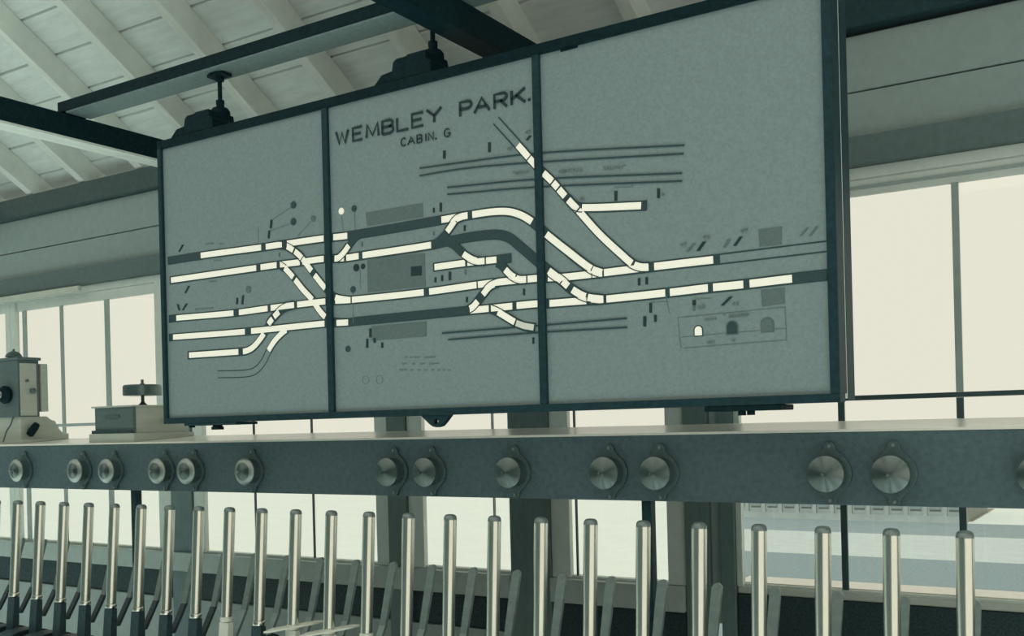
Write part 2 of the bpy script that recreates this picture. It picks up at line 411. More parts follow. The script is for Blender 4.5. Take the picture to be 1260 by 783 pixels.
TRK = [  # centre line in pixels, outline from-to, dim stretches, lit stretches, bare (outlined only) stretches, width factor
 ([(207, 321.2), (248, 314.7), (322.6, 304.7), (347.5, 301), (399, 293.6), (428, 290.4), (486, 281), (543, 271), (577, 265.3), (606, 261), (626, 260.7), (641, 264.8), (655, 273), (676, 291), (700, 310), (728, 331), (741, 336)],
  [(207, 248), (428, 543), (655.5, 662)], [(248, 322), (328, 347.5), (354, 399), (411, 428), (544, 576), (582, 655), (673, 728), (729.5, 741)], []),
 ([(209, 345.4), (316, 330), (342, 326.3), (369, 323), (399, 318.8), (423, 318), (442, 315.3), (531, 301.8), (552, 297), (584, 291.3), (610.5, 289), (626, 292.5), (639, 302.5), (660, 320.5), (676, 333.5), (693, 346.5), (704, 356), (721.5, 365.5), (743, 368.7)],
  [(532, 674)], [(211.5, 316), (321.6, 341), (345.5, 369.5), (373, 399), (412.6, 424), (427, 442), (447, 531), (676, 691.5), (693, 699.5), (705, 721), (724, 742)], []),
 ([(208, 392.8), (218, 391.7), (288, 385.5), (330, 379.8), (362, 375.7), (401, 371.2), (432, 369.4), (522, 360), (585, 351.2), (615, 347.4), (648, 344), (663, 342.7), (693, 341.5), (728, 337.8), (798, 329.2), (878, 320), (885, 319.2), (1017, 303.3)],
  [], [(218, 288), (295, 330), (334, 362.5), (366.6, 401), (413.5, 432), (434, 522), (529, 587), (589, 648), (650, 662), (675, 728), (729.5, 741.5), (744, 798.5), (805.7, 878)], [(886, 1017)]),
 ([(208, 415.8), (214, 415.2), (302, 408.4), (400, 398.5), (429, 397), (438, 395.8), (578, 382.3), (602, 380), (631, 377), (660, 374.2), (677, 373.6), (722, 370.2), (743, 368.7), (819, 360.8), (871, 354.7), (915, 350.3), (975, 343.2), (1018, 338.4)],
  [(438, 578), (976, 1018)], [(214, 302), (310, 400), (415, 429), (579, 602), (605, 631), (636.5, 662), (677, 722), (728, 743), (747, 819), (825, 871.5), (878, 915), (923, 975)], []),
 ([(231, 437.6), (294, 433.2), (303, 432.2), (311.4, 428.2), (319.6, 419.3), (326, 410), (332, 398), (341, 387), (350, 379.5), (362, 375.5)],
  [], [(233.7, 294), (300, 325.5), (331.3, 336), (338, 344)], []),
 ([(268, 461), (305, 459.5), (316, 455), (325, 444), (331, 432), (339, 419.5), (348, 410), (354, 405.6)], [], [(331.3, 353)], [(268, 331)]),
 ([(340, 302), (352, 303), (362, 308.5), (372, 317.5), (384, 333.5), (401, 355), (412, 365.5), (432, 369.6)], [], [(354, 361.5), (363.5, 372), (373, 384), (388, 401), (413.5, 431)], []),
 ([(344, 325.5), (352, 331), (362, 342), (374, 357), (385, 369), (393, 381), (401, 390), (412, 396), (428, 397)], [], [(351, 361.5), (364, 385), (388, 401)], []),
 ([(414, 318.6), (418, 317), (424, 311), (431, 301), (438, 292), (446, 287.5)], [(431, 446)], [(414.5, 430)], []),
 ([(533, 301.5), (540, 297), (549, 288), (556, 278.5), (562, 270.5), (571, 266.3)], [(533, 550)], [(551, 560.5), (562, 570)], []),
 ([(533, 329.4), (574, 323.8), (612, 319.8), (629.5, 317.6)], [(612.5, 629.5)], [(535.6, 573), (576, 597), (599, 611.5)], []),
 ([(552, 298), (559, 301.5), (566, 308), (574, 315), (585, 320.7), (597.5, 322)], [(552, 570)], [(571, 587)], []),
 ([(612, 323.5), (617, 326), (622.5, 332), (629, 338.5), (638, 343.5), (648, 344.6)], [(612, 622)], [(622.5, 634), (636, 647)], []),
 ([(576, 382), (583, 377.5), (589, 370.5), (596, 361.5), (604, 352.5), (615, 347.6)], [], [(579, 588.5), (595, 609)], []),
 ([(603, 380), (613, 384), (624, 390.5), (634, 396.5), (646, 401.7), (659, 403.6)], [], [(613.5, 634)], []),
 ([(610.5, 148.5), (638, 179), (662, 206), (680, 223.5), (697, 243), (712, 259), (738, 288), (767, 315), (779, 325), (789, 328.7), (800, 328.8)],
  [(696, 699)], [(638, 651), (652.2, 662), (669.5, 680), (681.5, 687), (688.5, 696), (700, 711), (712.5, 778), (781, 797.5)], [(610.5, 638)]),
 ([(699, 244), (706, 252), (716, 255.8), (791, 253.4), (796, 253.1)], [(790, 795.5)], [(717, 789.5)], []),
]
for ti, (pts, dims, lits, bare) in enumerate(TRK):
    cv = cat(pts)
    x0, x1 = min(p[0] for p in cv), max(p[0] for p in cv)
    small = ti >= 5
    wo, wi = (WO, WI) if not small else (WO*.92, WI*.95)
    if ti in (3, 2): wo, wi = WO*.95, WI*.98
    ink = bmesh.new()
    spans = [(x0, x1)]
    for a, b in bare:
        spans = [(s, e) for S0, E0 in spans for s, e in ((S0, min(E0, a)), (max(S0, b), E0)) if e-s > .5]
    yy = YP-.0002-ti*.00003
    for a, b in spans:
        add_ribbon(ink, [xz(p) for p in cut(cv, a, b)], wo, yy, .0006)
    for a, b in bare:
        pp = [xz(p) for p in cut(cv, a, b)]
        for sgn in (-1, 1): add_ribbon(ink, pp, .0034 if ti != 5 else .0024, yy, .0006, sgn*(wo/2-.0015))
    make('track_outline', ink, M_line, dia)
    for a, b in dims: ribbon('unlit_section', cut(cv, a, b), wo*.9, M_dim, 4+ti*.1)
    for a, b in lits: ribbon('track_section', cut(cv, a, b), wi, M_lit, 7+ti*.1, .0012)
ribbon('track_section', [(636, 397.8), (646, 401.4), (657.5, 403.3)], WI*.9, M_half, 9, .0012)
ribbon('track_outline', [(794.5, 247.5), (794.8, 258.5)], .0075, M_line, 9)
EDG = bmesh.new()
for ti, (a, b) in {0: (702, 741), 1: (676, 743), 4: (331, 362), 6: (341, 374), 7: (345, 352), 8: (414, 430), 9: (551, 570), 11: (573, 597), 12: (625, 648), 13: (577, 614), 14: (604, 634), 15: (770, 799), 16: (701, 718)}.items():
    wo = WO if ti < 5 else WO*.92
    pp = [xz(p) for p in cut(cat(TRK[ti][0]), a, b)]
    for sgn in (-1, 1): add_ribbon(EDG, pp, .0026, YP-.0042, .0005, sgn*(wo/2-.0012))
make('track_edge', EDG, M_line, dia)['kind'] = 'stuff'
# plain double lines
LN = bmesh.new()
for pts in ([(517, 207.4), (556, 202), (660, 189), (843, 179)], [(517, 216.5), (573.6, 207.4), (660, 200), (842, 189.5)],
            [(551, 231), (660, 221), (840, 213.4)], [(551, 239.5), (660, 230.6), (840, 223)],
            [(544.5, 410.3), (659, 401.2), (772, 392)], [(552, 418.2), (659, 409.7), (772.5, 403)]):
    add_ribbon(LN, [xz(p) for p in cat(pts, 8)], .0042, YP-.0028, .0006)
make('running_line', LN, M_line, dia)
# faint leaders and table rules
FN = bmesh.new()
for pts in ([(358, 255), (334.5, 271)], [(358, 275), (333, 284)], [(384, 271), (367, 290)], [(420, 264), (423, 287)], [(436.5, 260), (437, 285)],
            [(318, 279), (318, 299)], [(834, 391), (966, 378)], [(966, 378), (968, 420)], [(838, 415), (967, 404)], [(842, 428.5), (968, 418.5)], [(834, 391), (838, 428)],
            [(819.5, 364), (824, 386), ], [(800, 372), (824, 371)], [(855, 368), (875, 367)], [(443, 329), (444, 356)], [(434.6, 361), (434.8, 398)], [(756, 231), (778, 230)], [(778, 224), (778, 230)]):
    add_ribbon(FN, [xz(p) for p in pts], .0018, YP-.0004, .0005)
make('leader_line', FN, M_faint, dia)['kind'] = 'stuff'
def quad(name, q, M, layer=0):
    bm = bmesh.new(); pts = [xz(p) for p in q]
    add_prism(bm, pts, 'y', YP-.0001, YP-.0011-layer*.0003)
    return make(name, bm, M, dia)
quad('platform_block', [(450, 262), (520.5, 250), (520.7, 267), (452, 278.4)], M_plat)
quad('platform_block', [(452, 319.2), (522.6, 311.6), (524, 352.6), (452.7, 360)], M_plat)
quad('cabin_block', [(506, 328.5), (519.4, 327.2), (519.4, 338.9), (506, 340.2)], M_ink, 2)
quad('platform_block', [(457, 401.7), (525, 395.5), (525, 414), (457, 419.5)], M_plat)
quad('platform_block', [(933.3, 282.5), (962, 278.9), (962, 301), (934.5, 303.9)], M_plat)
quad('platform_block', [(936.3, 357), (965.5, 353.8), (965.5, 373.8), (938, 377.2)], M_plat)
def disc(name, px, py, r, M, ring=None):
    bm = bmesh.new(); c = P(px, py, YP); k = r
    add_lathe(bm, [(k, 0), (k, .002), (k*.85, .003), (0, .0032)], (c.x, YP-.0001, c.z), (0, -1, 0), 16)
    o = make(name, bm, M, dia, smooth=True); return o
for px, py, r, M in ((361.3, 252.4, .0105, M_dim), (361.3, 273, .0105, M_dim), (385.8, 269.3, .0085, M_plat), (306, 356.4, .0105, M_plat),
                     (420.3, 260, .0095, M_lit), (436, 256.8, .009, M_dim), (438.6, 329.6, .0105, M_ink), (447, 328, .0075, M_ink), (434.7, 356.5, .009, M_dim), (428.5, 429.6, .009, M_dim)):
    disc('indicator_lamp', px, py, r, M)
for px, py in ((450, 467.7), (467, 467.3)):
    c = P(px, py, YP); bm = bmesh.new()
    for k in range(24):
        a0, a1 = 2*math.pi*k/24, 2*math.pi*(k+1)/24
        add_ribbon(bm, [(c.x+.0115*math.cos(a0), c.z+.0115*math.sin(a0)), (c.x+.0115*math.cos(a1), c.z+.0115*math.sin(a1))], .0014, YP-.0002, .0005)
    make('key_ring', bm, M_faint, dia)
for px, py, w, h, M in ((859.5, 407.3, .017, .0205, M_lit), (901, 403.3, .0235, .027, M_dim), (944.3, 399.8, .025, .028, M_plat)):
    c = P(px, py, YP)
    def arch(w, h): return [(c.x-w/2, c.z-h/2), (c.x+w/2, c.z-h/2)]+[(c.x+w/2*math.cos(math.pi*k/12), c.z+h/2-w/2+w/2*math.sin(math.pi*k/12)) for k in range(13)]
    bm = bmesh.new(); add_prism(bm, arch(w+.006, h+.006), 'y', YP-.0001, YP-.0007); make('lamp_surround', bm, M_plat if M != M_lit else M_dim, dia)
    bm = bmesh.new(); add_prism(bm, arch(w, h), 'y', YP-.0008, YP-.0018); make('describer_lamp', bm, M, dia)
# signal ticks: (px, py, width px, height px, slant px, material)
TK = [(223, 305.7, 2, 8.5, 4.5, 0), (230.6, 356.4, 2, 9, 4.5, 0), (220, 378.4, 2, 7.5, -2, 0), (227.6, 378, 2, 8, 5, 0), (292, 370.6, 1.8, 8, .5, 0), (298.9, 369.2, 2, 11, 1, 0),
      (334, 276, 2.4, 10, .8, 0), (331.2, 288.8, 2.2, 9.5, .8, 0), (344, 313.7, 1.5, 5, 0, 1), (547, 190.5, 3, 10, 0, 0), (602.5, 181.4, 3.2, 12, 0, 0), (650.6, 170, 3, 5.5, 4.5, 0),
      (542.6, 255.2, 2.6, 11, 0, 0), (534, 258.9, 2, 6, 0, 0), (534, 287.3, 2, 5, 0, 1), (572, 281, 2, 7, 0, 0), (445.6, 300.8, 1.8, 6, 0, 1), (536, 344.6, 2, 6, 0, 0), (544.3, 342.4, 2.4, 7, 0, 0),
      (553.8, 339.8, 2.8, 10.5, 0, 0), (573, 334.8, 2, 6, 0, 1), (574.7, 369, 2, 6.5, 0, 0), (645, 359.4, 2.2, 8, 0, 0), (456.2, 410, 3, 11, 0, 0), (452.1, 422.7, 2.4, 11, 0, 0), (461.2, 419, 2.6, 6, 0, 0),
      (470.6, 425, 2.4, 6.5, 0, 0), (656.5, 419.4, 2.2, 8, 0, 0), (758, 241.3, 3.4, 12, 0, 0), (810.5, 238, 3.4, 12, 0, 0), (786.6, 346.9, 2.8, 9, 0, 0), (795.9, 345.8, 2.8, 9, 0, 0),
      (800.8, 379, 3.2, 12, 0, 0), (793.6, 395.7, 3.6, 12.5, 0, 0), (806.6, 392, 3, 8.5, 0, 0), (854.3, 372.6, 4, 6.5, 0, 0), (854, 379.5, 2.6, 6, 0, 1),
      (850.5, 304.4, 3.5, 10.5, 9, 1), (863.1, 303.2, 4, 11.5, 8, 0), (894.5, 299.8, 3.6, 10, 6, 1), (908.2, 297, 3.6, 11.5, 8, 0), (989.5, 285.3, 3, 10, 8, 1), (1001.3, 284.6, 3, 11.5, 9, 1), (894.3, 370.8, 3.8, 11, 11, 0)]
for px, py, w, h, sl, kind in TK:
    q = [(px-sl/2-w/2, py+h/2), (px-sl/2+w/2, py+h/2), (px+sl/2+w/2, py-h/2), (px+sl/2-w/2, py-h/2)]
    quad('signal_mark', q, (M_ink, M_plat)[kind], 3)
quad('clip', [(690.5, 60.6), (711, 55.2), (711, 58.6), (690.5, 64)], M_black, 9)
# lettering
def text(s, p0, p1, cap, M, name='lettering', bold=.0):
    """s set so that it runs from pixel p0 to p1 (baseline ends), capital height in metres"""
    a, b = P(p0[0], p0[1], YP), P(p1[0], p1[1], YP)
    c = bpy.data.curves.new('t', 'FONT'); c.body = s; c.size = 1; c.extrude = .0; c.offset = bold; c.resolution_u = 3
    o = bpy.data.objects.new('t', c); COL.objects.link(o)
    bpy.context.view_layer.update()
    me = bpy.data.meshes.new_from_object(o.evaluated_get(bpy.context.evaluated_depsgraph_get()))
    bpy.data.objects.remove(o); bpy.data.curves.remove(c)
    xs = [v.co.x for v in me.vertices]; x0, x1 = min(xs), max(xs); y0 = 0; y1 = .69
    L = (b-a).length; dirx = (b-a)/L
    for v in me.vertices:
        u = (v.co.x-x0)/(x1-x0)*L; h = v.co.y/y1*cap
        q = a+dirx*u+Vector((0, 0, h)); v.co = (q.x, YP-.0034, q.z)
    bm = bmesh.new(); bm.from_mesh(me); bpy.data.meshes.remove(me)
    r = bmesh.ops.extrude_face_region(bm, geom=bm.faces[:])
    for v in [e for e in r['geom'] if isinstance(e, bmesh.types.BMVert)]: v.co.y += .0012
    return make(name, bm, M, dia)
def arcp(cx, cy, rx, ry, a0, a1, n=10):
    return [(cx+rx*math.cos(math.radians(a0+(a1-a0)*k/n)), cy+ry*math.sin(math.radians(a0+(a1-a0)*k/n))) for k in range(n+1)]
GLY = {'W': [[(0, 1), (.27, 0), (.5, .85), (.73, 0), (1, 1)]], 'E': [[(1, 1), (0, 1), (0, 0), (1, 0)], [(0, .52), (.85, .52)]], 'M': [[(0, 0), (.06, 1), (.5, .1), (.94, 1), (1, 0)]],
       'B': [[(0, 0), (0, 1), (.62, 1)]+arcp(.62, .76, .33, .24, 90, -90)+[(0, .52)], [(0, 0), (.66, 0)]+arcp(.66, .26, .34, .26, -90, 90)], 'L': [[(0, 1), (0, 0), (1, 0)]],
       'Y': [[(0, 1), (.5, .48), (.5, 0)], [(1, 1), (.5, .48)]], 'P': [[(0, 0), (0, 1), (.66, 1)]+arcp(.66, .74, .34, .26, 90, -90)+[(0, .48)]], 'A': [[(0, 0), (.5, 1), (1, 0)], [(.2, .36), (.8, .36)]],
       'R': [[(0, 0), (0, 1), (.66, 1)]+arcp(.66, .75, .34, .25, 90, -90)+[(0, .5)], [(.5, .5), (1, 0)]], 'K': [[(0, 1), (0, 0)], [(1, 1), (0, .38)], [(.34, .6), (1, 0)]],
       'C': [arcp(.52, .5, .52, .5, 42, 318, 18)], 'I': [[(.5, 0), (.5, 1)]], 'N': [[(0, 0), (0, 1), (1, 0), (1, 1)]], 'G': [arcp(.52, .5, .52, .5, 48, 350, 18), [(.62, .42), (1.04, .42)]]}
def letter(ch, p0, p1, cap, w):
    a, b = P(p0[0], p0[1], YP), P(p1[0], p1[1], YP); bm = bmesh.new()
    for st in GLY[ch]:
        pts = [(a.x+(b.x-a.x)*u, a.z+(b.z-a.z)*u+cap*v) for u, v in st]
        add_ribbon(bm, pts, w, YP-.0022, .0012)
    make('letter', bm, M_ink, dia)
for ch, a, b, yb_ in [('W', 414.5, 429.3, 178.6), ('E', 435, 446.5, 174), ('M', 451.7, 466.5, 170.2), ('B', 471.3, 484.5, 165.9), ('L', 489.5, 503, 162), ('E', 507.7, 521.5, 157.6), ('Y', 526, 544, 152.6),
       ('P', 567, 580.7, 143.6), ('A', 584.5, 603, 139.8), ('R', 609.3, 624.3, 134.4), ('K', 630.3, 647, 129.5)]:
    letter(ch, (a, yb_), (b, yb_-.223*(b-a)), .0355, .0074)
for ch, a, b, yb_ in [('C', 494.3, 500.5, 180.4), ('A', 502.5, 511, 178.8), ('B', 514, 520, 176.4), ('I', 523.5, 526, 174.5), ('N', 528, 534, 173.5), ('G', 547.5, 554.5, 169.2)]:
    letter(ch, (a, yb_), (b, yb_-.2*(b-a)), .0205, .0036)
quad('full_stop', [(650.3, 124.8), (653, 124.1), (653, 121.0), (650.3, 121.7)], M_ink, 8)
quad('full_stop', [(536, 171.8), (537.6, 171.5), (537.6, 169.9), (536, 170.2)], M_ink, 8)
for s, a, b, cp in (('"GREAT', (632, 215.5), (651.5, 213.5), .0075), ('CENTRAL', (688, 213.8), (718, 211), .0085), ('RAILWAY"', (743.5, 209.8), (770, 207.5), .0085),
                    ('TRAIN', (866.5, 395.3), (881.5, 393.8), .0055), ('DESCRIBER', (897.5, 391.8), (922.5, 388.8), .0065), ('FAST', (870.5, 423.8), (881, 422.9), .0075), ('UP', (900.5, 421), (905.5, 420.6), .006),
                    ('47', (837.5, 304), (846, 302.8), .008), ('46', (864.5, 294.5), (874.5, 293.3), .0075), ('47', (911.5, 287), (921, 285.8), .0085),
                    ('44', (901, 376.5), (909.5, 375.6), .008), ('46', (713.5, 246.8), (720.5, 246.3), .007), ('47', (646.5, 165.5), (654, 163.8), .008), ('48', (624, 185.5), (631, 184.5), .008),
                    ('43', (858, 380.8), (868, 379.5), .008), ('8', (814.5, 241.5), (818, 241.2), .007)):
    text(s, a, b, cp, M_faint, 'small_lettering')
rows = bmesh.new()                            # rows of lettering too small to read
for y0, segs in ((441, [(498, 502), (504, 508), (509, 516), (522, 527), (528, 536)]), (449, [(495, 500), (507, 511), (517, 522), (528, 539)]), (456.8, [(491, 501), (505, 508), (514, 518), (522, 526), (531, 534), (538, 541), (545, 548), (551, 555)]),
                 (301.5, [(253, 262), (270, 276)]), (322, [(240, 249), (263, 273)]), (348, [(257, 267)]), (382, [(240, 262)]), (388.5, [(890, 893)])):
    for a, b in segs:
        x = a
        while x < b:
            yy = y0-.07*(x-a); q = [xz(p) for p in ((x, yy), (x+1.3, yy-.1), (x+1.3, yy-2.6), (x, yy-2.5))]
            add_prism(rows, q, 'y', YP-.0001, YP-.0006); x += 2.1
make('small_lettering', rows, M_faint, dia)['kind'] = 'stuff'
# fittings under and on the case
yl = YP+.006
def pz(px, py): v = P(px, py, yl); return (v.x, v.z)
eo = [pz(517, 509.5), pz(521, 512), pz(531, 522), pz(535.5, 525.2), pz(540, 526), pz(545, 524.5), pz(549, 520), pz(556, 510.5), pz(560, 507.2)]
hc = P(539.3, 518.6, yl); hr = .0075
hole = [(hc.x+hr*math.cos(t), hc.z+hr*1.1*math.sin(t)) for t in [math.pi/2-2*math.pi*k/14 for k in range(15)]]
topmid = ((eo[0][0]+eo[-1][0])/2, pzb+.001)
bm = bmesh.new()
lft = [topmid, (eo[0][0], pzb+.001)]+eo[1:5]          # left half and right half round the hole
half = 7
add_prism(bm, [topmid]+hole[7:][::-1][0:1]+[hole[k] for k in range(14, 6, -1)]+[eo[4]]+eo[3:0:-1]+[(eo[0][0], pzb+.001)], 'y', YP-.004, YP+.014)
add_prism(bm, [topmid, (eo[-1][0], pzb+.001)]+eo[7:3:-1]+[hole[k] for k in range(7, -1, -1)], 'y', YP-.004, YP+.014)
bmesh.ops.remove_doubles(bm, verts=bm.verts[:], dist=1e-6)
make('hanging_lug', bm, M_frame, dia)
def gland(px, y1, wpx, name='cable_gland'):
    a = P(px, y1, yl); top = pzb-.0005
    r = wpx/2/((FPX)/ (a-Vector((0, 0, EYE))).dot(F0))
    lathe(name, [(r*1.25, 0), (r*1.25, (top-a.z)*.4), (r, (top-a.z)*.45), (r, top-a.z)], (a.x, YP+.012, a.z), (0, 0, 1), M_black, dia, 12)
a, b = X(869, 495, yl), X(963, 495, yl)
box('conduit_plate', (a, b, FY+.002, YP+.085, pzb-.0125, pzb), M_black, dia, .003)
for px, y1, w in ((878.5, 504.5, 8), (899, 503, 7), (912, 511.5, 8), (923, 511, 8), (938, 502, 9), (957, 502.5, 8)): gland(px, y1, w)
a, b = X(231, 520, yl), X(295, 518, yl)
box('conduit_plate', (a, b, FY+.002, YP+.08, pzb-.0085, pzb), M_frame, dia, .003)
for px, y1, w in ((234.5, 526.5, 6), (255, 523.5, 7), (266, 529, 12), (287.5, 523, 12)): gland(px, y1, w)

# ------------------------------------------------------------------ hangers between beam and diagram
def hanger(px, label):
    yc = 2.245
    x = X(px, 110, yc); zt = EYE+1.1278; zb = pzt
    t = thing('diagram_hanger', label, 'hanger', (x, yc, zb), 'hangers of the track diagram')
    bm = bmesh.new(); add_prism(bm, [(x-.035, yc-.02), (x-.012, yc-.028), (x+.012, yc-.028), (x+.035, yc-.02), (x+.035, yc+.02), (x-.035, yc+.02)], 'z', zt-.010, zt)
    make('top_plate', bm, M_black, t, bevel=.002)
    lathe('rod', [(.013, 0), (.013, .012), (.0068, .014), (.0068, zt-.0225-(zb+.098)), (.014, zt-.0215-(zb+.098)), (.014, zt-.0105-(zb+.098))], (x, yc, zb+.098), (0, 0, 1), M_black, t, 16)
    lathe('swivel_body', [(.030, 0), (.028, .02), (.026, .045), (.030, .06), (.030, .075), (.024, .084), (.013, .088), (.012, .0975)], (x, yc, zb+.0005), (0, 0, 1), M_black, t, 20)
    bm = bmesh.new()
    prof = [(x-.150, 0), (x+.045, 0), (x+.043, .030), (x+.030, .040), (x+.026, .062), (x-.030, .062), (x-.040, .058), (x-.070, .058), (x-.082, .050), (x-.086, .028), (x-.122, .024), (x-.138, .010)]
    add_prism(bm, [(u, v+zb+.0003) for u, v in prof], 'y', YP-.008, yc+.03)
    make('saddle', bm, M_black, t, bevel=.002)
hanger(270.5, 'black iron hanger on the left end of the diagram, its rod visible under the beam')
hanger(534, 'black iron hanger above the letters WEMBLEY PARK, close under the beam crossing')

# ------------------------------------------------------------------ instrument shelf
zft, zfb = EYE-.0122*YF, EYE-.0850*YF
YB = 2.58
shelf = thing('instrument_shelf', 'long dark instrument shelf with pale top running behind the levers', 'shelf', (-2.6, YF, zfb))
SX0, SX1 = -5.2, .55
box('fascia', (SX0, SX1, YF, YF+.022, zfb, zft-.006), M_fascia, shelf, .002)
bm = bmesh.new(); add_prism(bm, [(YF-.004, zft-.0058), (YF-.004, zft), (YB, zft+.017), (YB, zft+.005)], 'x', SX0, SX1)
make('shelf_board', bm, M_shelf, shelf)
for px in (797, 166.5, -60, 1330):
    x = X(px, 640, YF+.03)
    box('support_post', (x-.013, x+.013, YF+.023, YF+.05, .0, zft-.0065), M_frame, shelf, .002)

# ------------------------------------------------------------------ round repeaters on the fascia
def repeater(px, label, py, brass):
    pr_ = .052
    c = P(px, py, YF-pr_); x, z = c.x, c.z
    t = thing('round_repeater', label, 'indicator', (x, YF, z), 'round repeaters along the shelf fascia')
    # flange with two ears
    n = 20; pts = []
    R_ = .048
    def ear(sg):
        return [(x+sg*.021, z+sg*.0455), (x+sg*.0135, z+sg*.054), (x+sg*.0125, z+sg*.063), (x+sg*.006, z+sg*.0695), (x-sg*.006, z+sg*.0695), (x-sg*.0125, z+sg*.063), (x-sg*.0135, z+sg*.054), (x-sg*.021, z+sg*.0455)]
    for k in range(1, 10):
        a = math.radians(-65+k*13); pts.append((x+R_*math.cos(a), z+R_*math.sin(a)))
    pts += ear(1)
    for k in range(1, 10):
        a = math.radians(115+k*13); pts.append((x+R_*math.cos(a), z+R_*math.sin(a)))
    pts += ear(-1)
    bm = bmesh.new(); add_prism(bm, pts, 'y', YF-.0085, YF-.0003)
    fl = make('flange', bm, M_flange, t, bevel=.0015)
    for s in (1, -1):
        lathe('screw', [(.0045, 0), (.004, .0022), (0, .003)], (x, YF-.0087, z+s*.0605), (0, -1, 0), M_cap, fl, 10)
    lathe('drum', [(.0385, 0), (.0385, .026), (.0395, .028)], (x, YF-.0088, z), (0, -1, 0), M_flange, t, 32)
    lathe('cover', [(.0395, 0), (.0405, .003), (.0398, .0062), (.037, .0072), (.028, .0098), (.016, .0128), (.006, .0144), (0, .0148)], (x, YF-.0369, z), (0, -1, 0), M_spun, t, 48)
    if brass:
        lathe('rim', [(.0280, .0100), (.0285, .0112), (.0385, .0082), (.0425, .004), (.0425, .0005), (.0412, .0005), (.0412, .0036)], (x, YF-.0369, z), (0, -1, 0), M_ring, t, 36)
    lathe('plunger', [(.0020, 0), (.0020, .010), (.0042, .0105), (.0046, .0145), (.0035, .017), (0, .018)], (x, YF-.0514, z), (0, -1, 0), M_ring if brass else M_brass, t, 12)
names = ['first', 'second', 'third', 'fourth', 'fifth', 'sixth', 'seventh', 'eighth', 'ninth', 'tenth', 'eleventh', 'twelfth', 'thirteenth', 'fourteenth', 'fifteenth', 'sixteenth', 'seventeenth', 'eighteenth', 'nineteenth', 'twentieth', 'twenty-first', 'twenty-second', 'twenty-third', 'twenty-fourth', 'twenty-fifth', 'twenty-sixth']
REP = [(16, 'dark round repeater on the shelf fascia at the left picture edge'),
       (88, 'dim round repeater on the fascia, second from the left end of the shelf'),
       (126.7, 'round repeater with pale rim on the fascia below the wooden bell box'),
       (189, 'left one of two touching round repeaters, below the bell box plinth'),
       (225, 'right one of two touching round repeaters, left of the lone one'),
       (297, 'lone round repeater on the fascia below the left end of the diagram'),
       (472.5, 'left one of the pair of round repeaters below the middle of the diagram'),
       (519, 'right one of the pair of round repeaters below the hanging lug'),
       (622, 'single round repeater on the fascia above the wide dark post'),
       (740, 'round repeater on the fascia, left one of the pair right of the wide post'),
       (803, 'round repeater on the fascia directly over the slim shelf support post'),
       (1014, 'shiny round repeater below the right end of the diagram, left of its twin'),
       (1094, 'shiny round repeater on the fascia, right of its twin near the right window bar'),
       (1278, 'round repeater cut off by the right picture edge')]
for px, lb in REP:
    py = 580 + (px-126.7)*.0045
    repeater(px, lb, py, px < 330)

# ------------------------------------------------------------------ bell box on the shelf
def shz(y): return zft+.017*(y-YF)/(YB-YF)
bx0, bx1, by0, by1 = X(117, 520, 2.325), X(164, 520, 2.325), 2.325, 2.565
bzt = Z(164, 498.5, 2.325)
t = thing('bell_box', 'low wooden block bell with a round gong on top, left of the diagram', 'bell', ((bx0+bx1)/2, 2.44, shz(2.44)))
bm = bmesh.new(); add_prism(bm, [(by0-.014, shz(by0-.014)+.0005), (by1+.01, shz(by1+.01)+.0005), (by1+.01, shz(by1)+.016), (by0-.014, shz(by1)+.016)], 'x', bx0-.018, bx1+.02)
make('plinth', bm, M_woodpale, t, bevel=.002)
zb0 = shz(by1)+.0163
box('front_board', (bx0, bx1-.001, by0, by0+.012, zb0, bzt-.006), M_wood, t, .001)
box('body', (bx0, bx1, by0+.0125, by1, zb0, bzt-.006), M_woodpale, t, .001)
box('lid', (bx0-.01, bx1+.006, by0-.008, by1+.004, bzt-.0058, bzt), M_woodpale, t, .001)
box('name_plate', (bx0+.06, bx0+.14, by0-.0025, by0-.0003, zb0+.055, zb0+.066), M_flange, t)
box('front_moulding', (bx0-.008, bx1+.001, by0-.010, by0-.0003, zb0, zb0+.012), M_leverdark, t, .001)
gx, gyy = (bx0+bx1)/2, 2.45
gz0 = Z(177, 496.5, gyy); gz1 = Z(177, 487, gyy); gz2 = Z(177, 473.8, gyy); gz3 = Z(177, 467, gyy)
lathe('gong_stem', [(.020, 0), (.010, .010), (.006, .016), (.006, gz1-bzt)], (gx, gyy, bzt+.0002), (0, 0, 1), M_flange, t, 16)
lathe('gong', [(.060, 0), (.068, .0005), (.069, .006), (.069, gz2-gz1-.006), (.064, gz2-gz1), (0, gz2-gz1)], (gx, gyy, gz1), (0, 0, 1), M_brass, t, 36)
lathe('gong_nut', [(.008, 0), (.008, .006), (.004, .008), (.006, .014), (.005, .02), (0, gz3-gz2)], (gx, gyy, gz2+.0002), (0, 0, 1), M_cap, t, 12)
k = P(200, 517.5, 2.47)
lathe('tapper_knob', [(.004, 0), (.004, .010), (.011, .012), (.012, .019), (0, .026)], (bx1+.0003, 2.46, k.z), (1, 0, 0), M_white, t, 14)

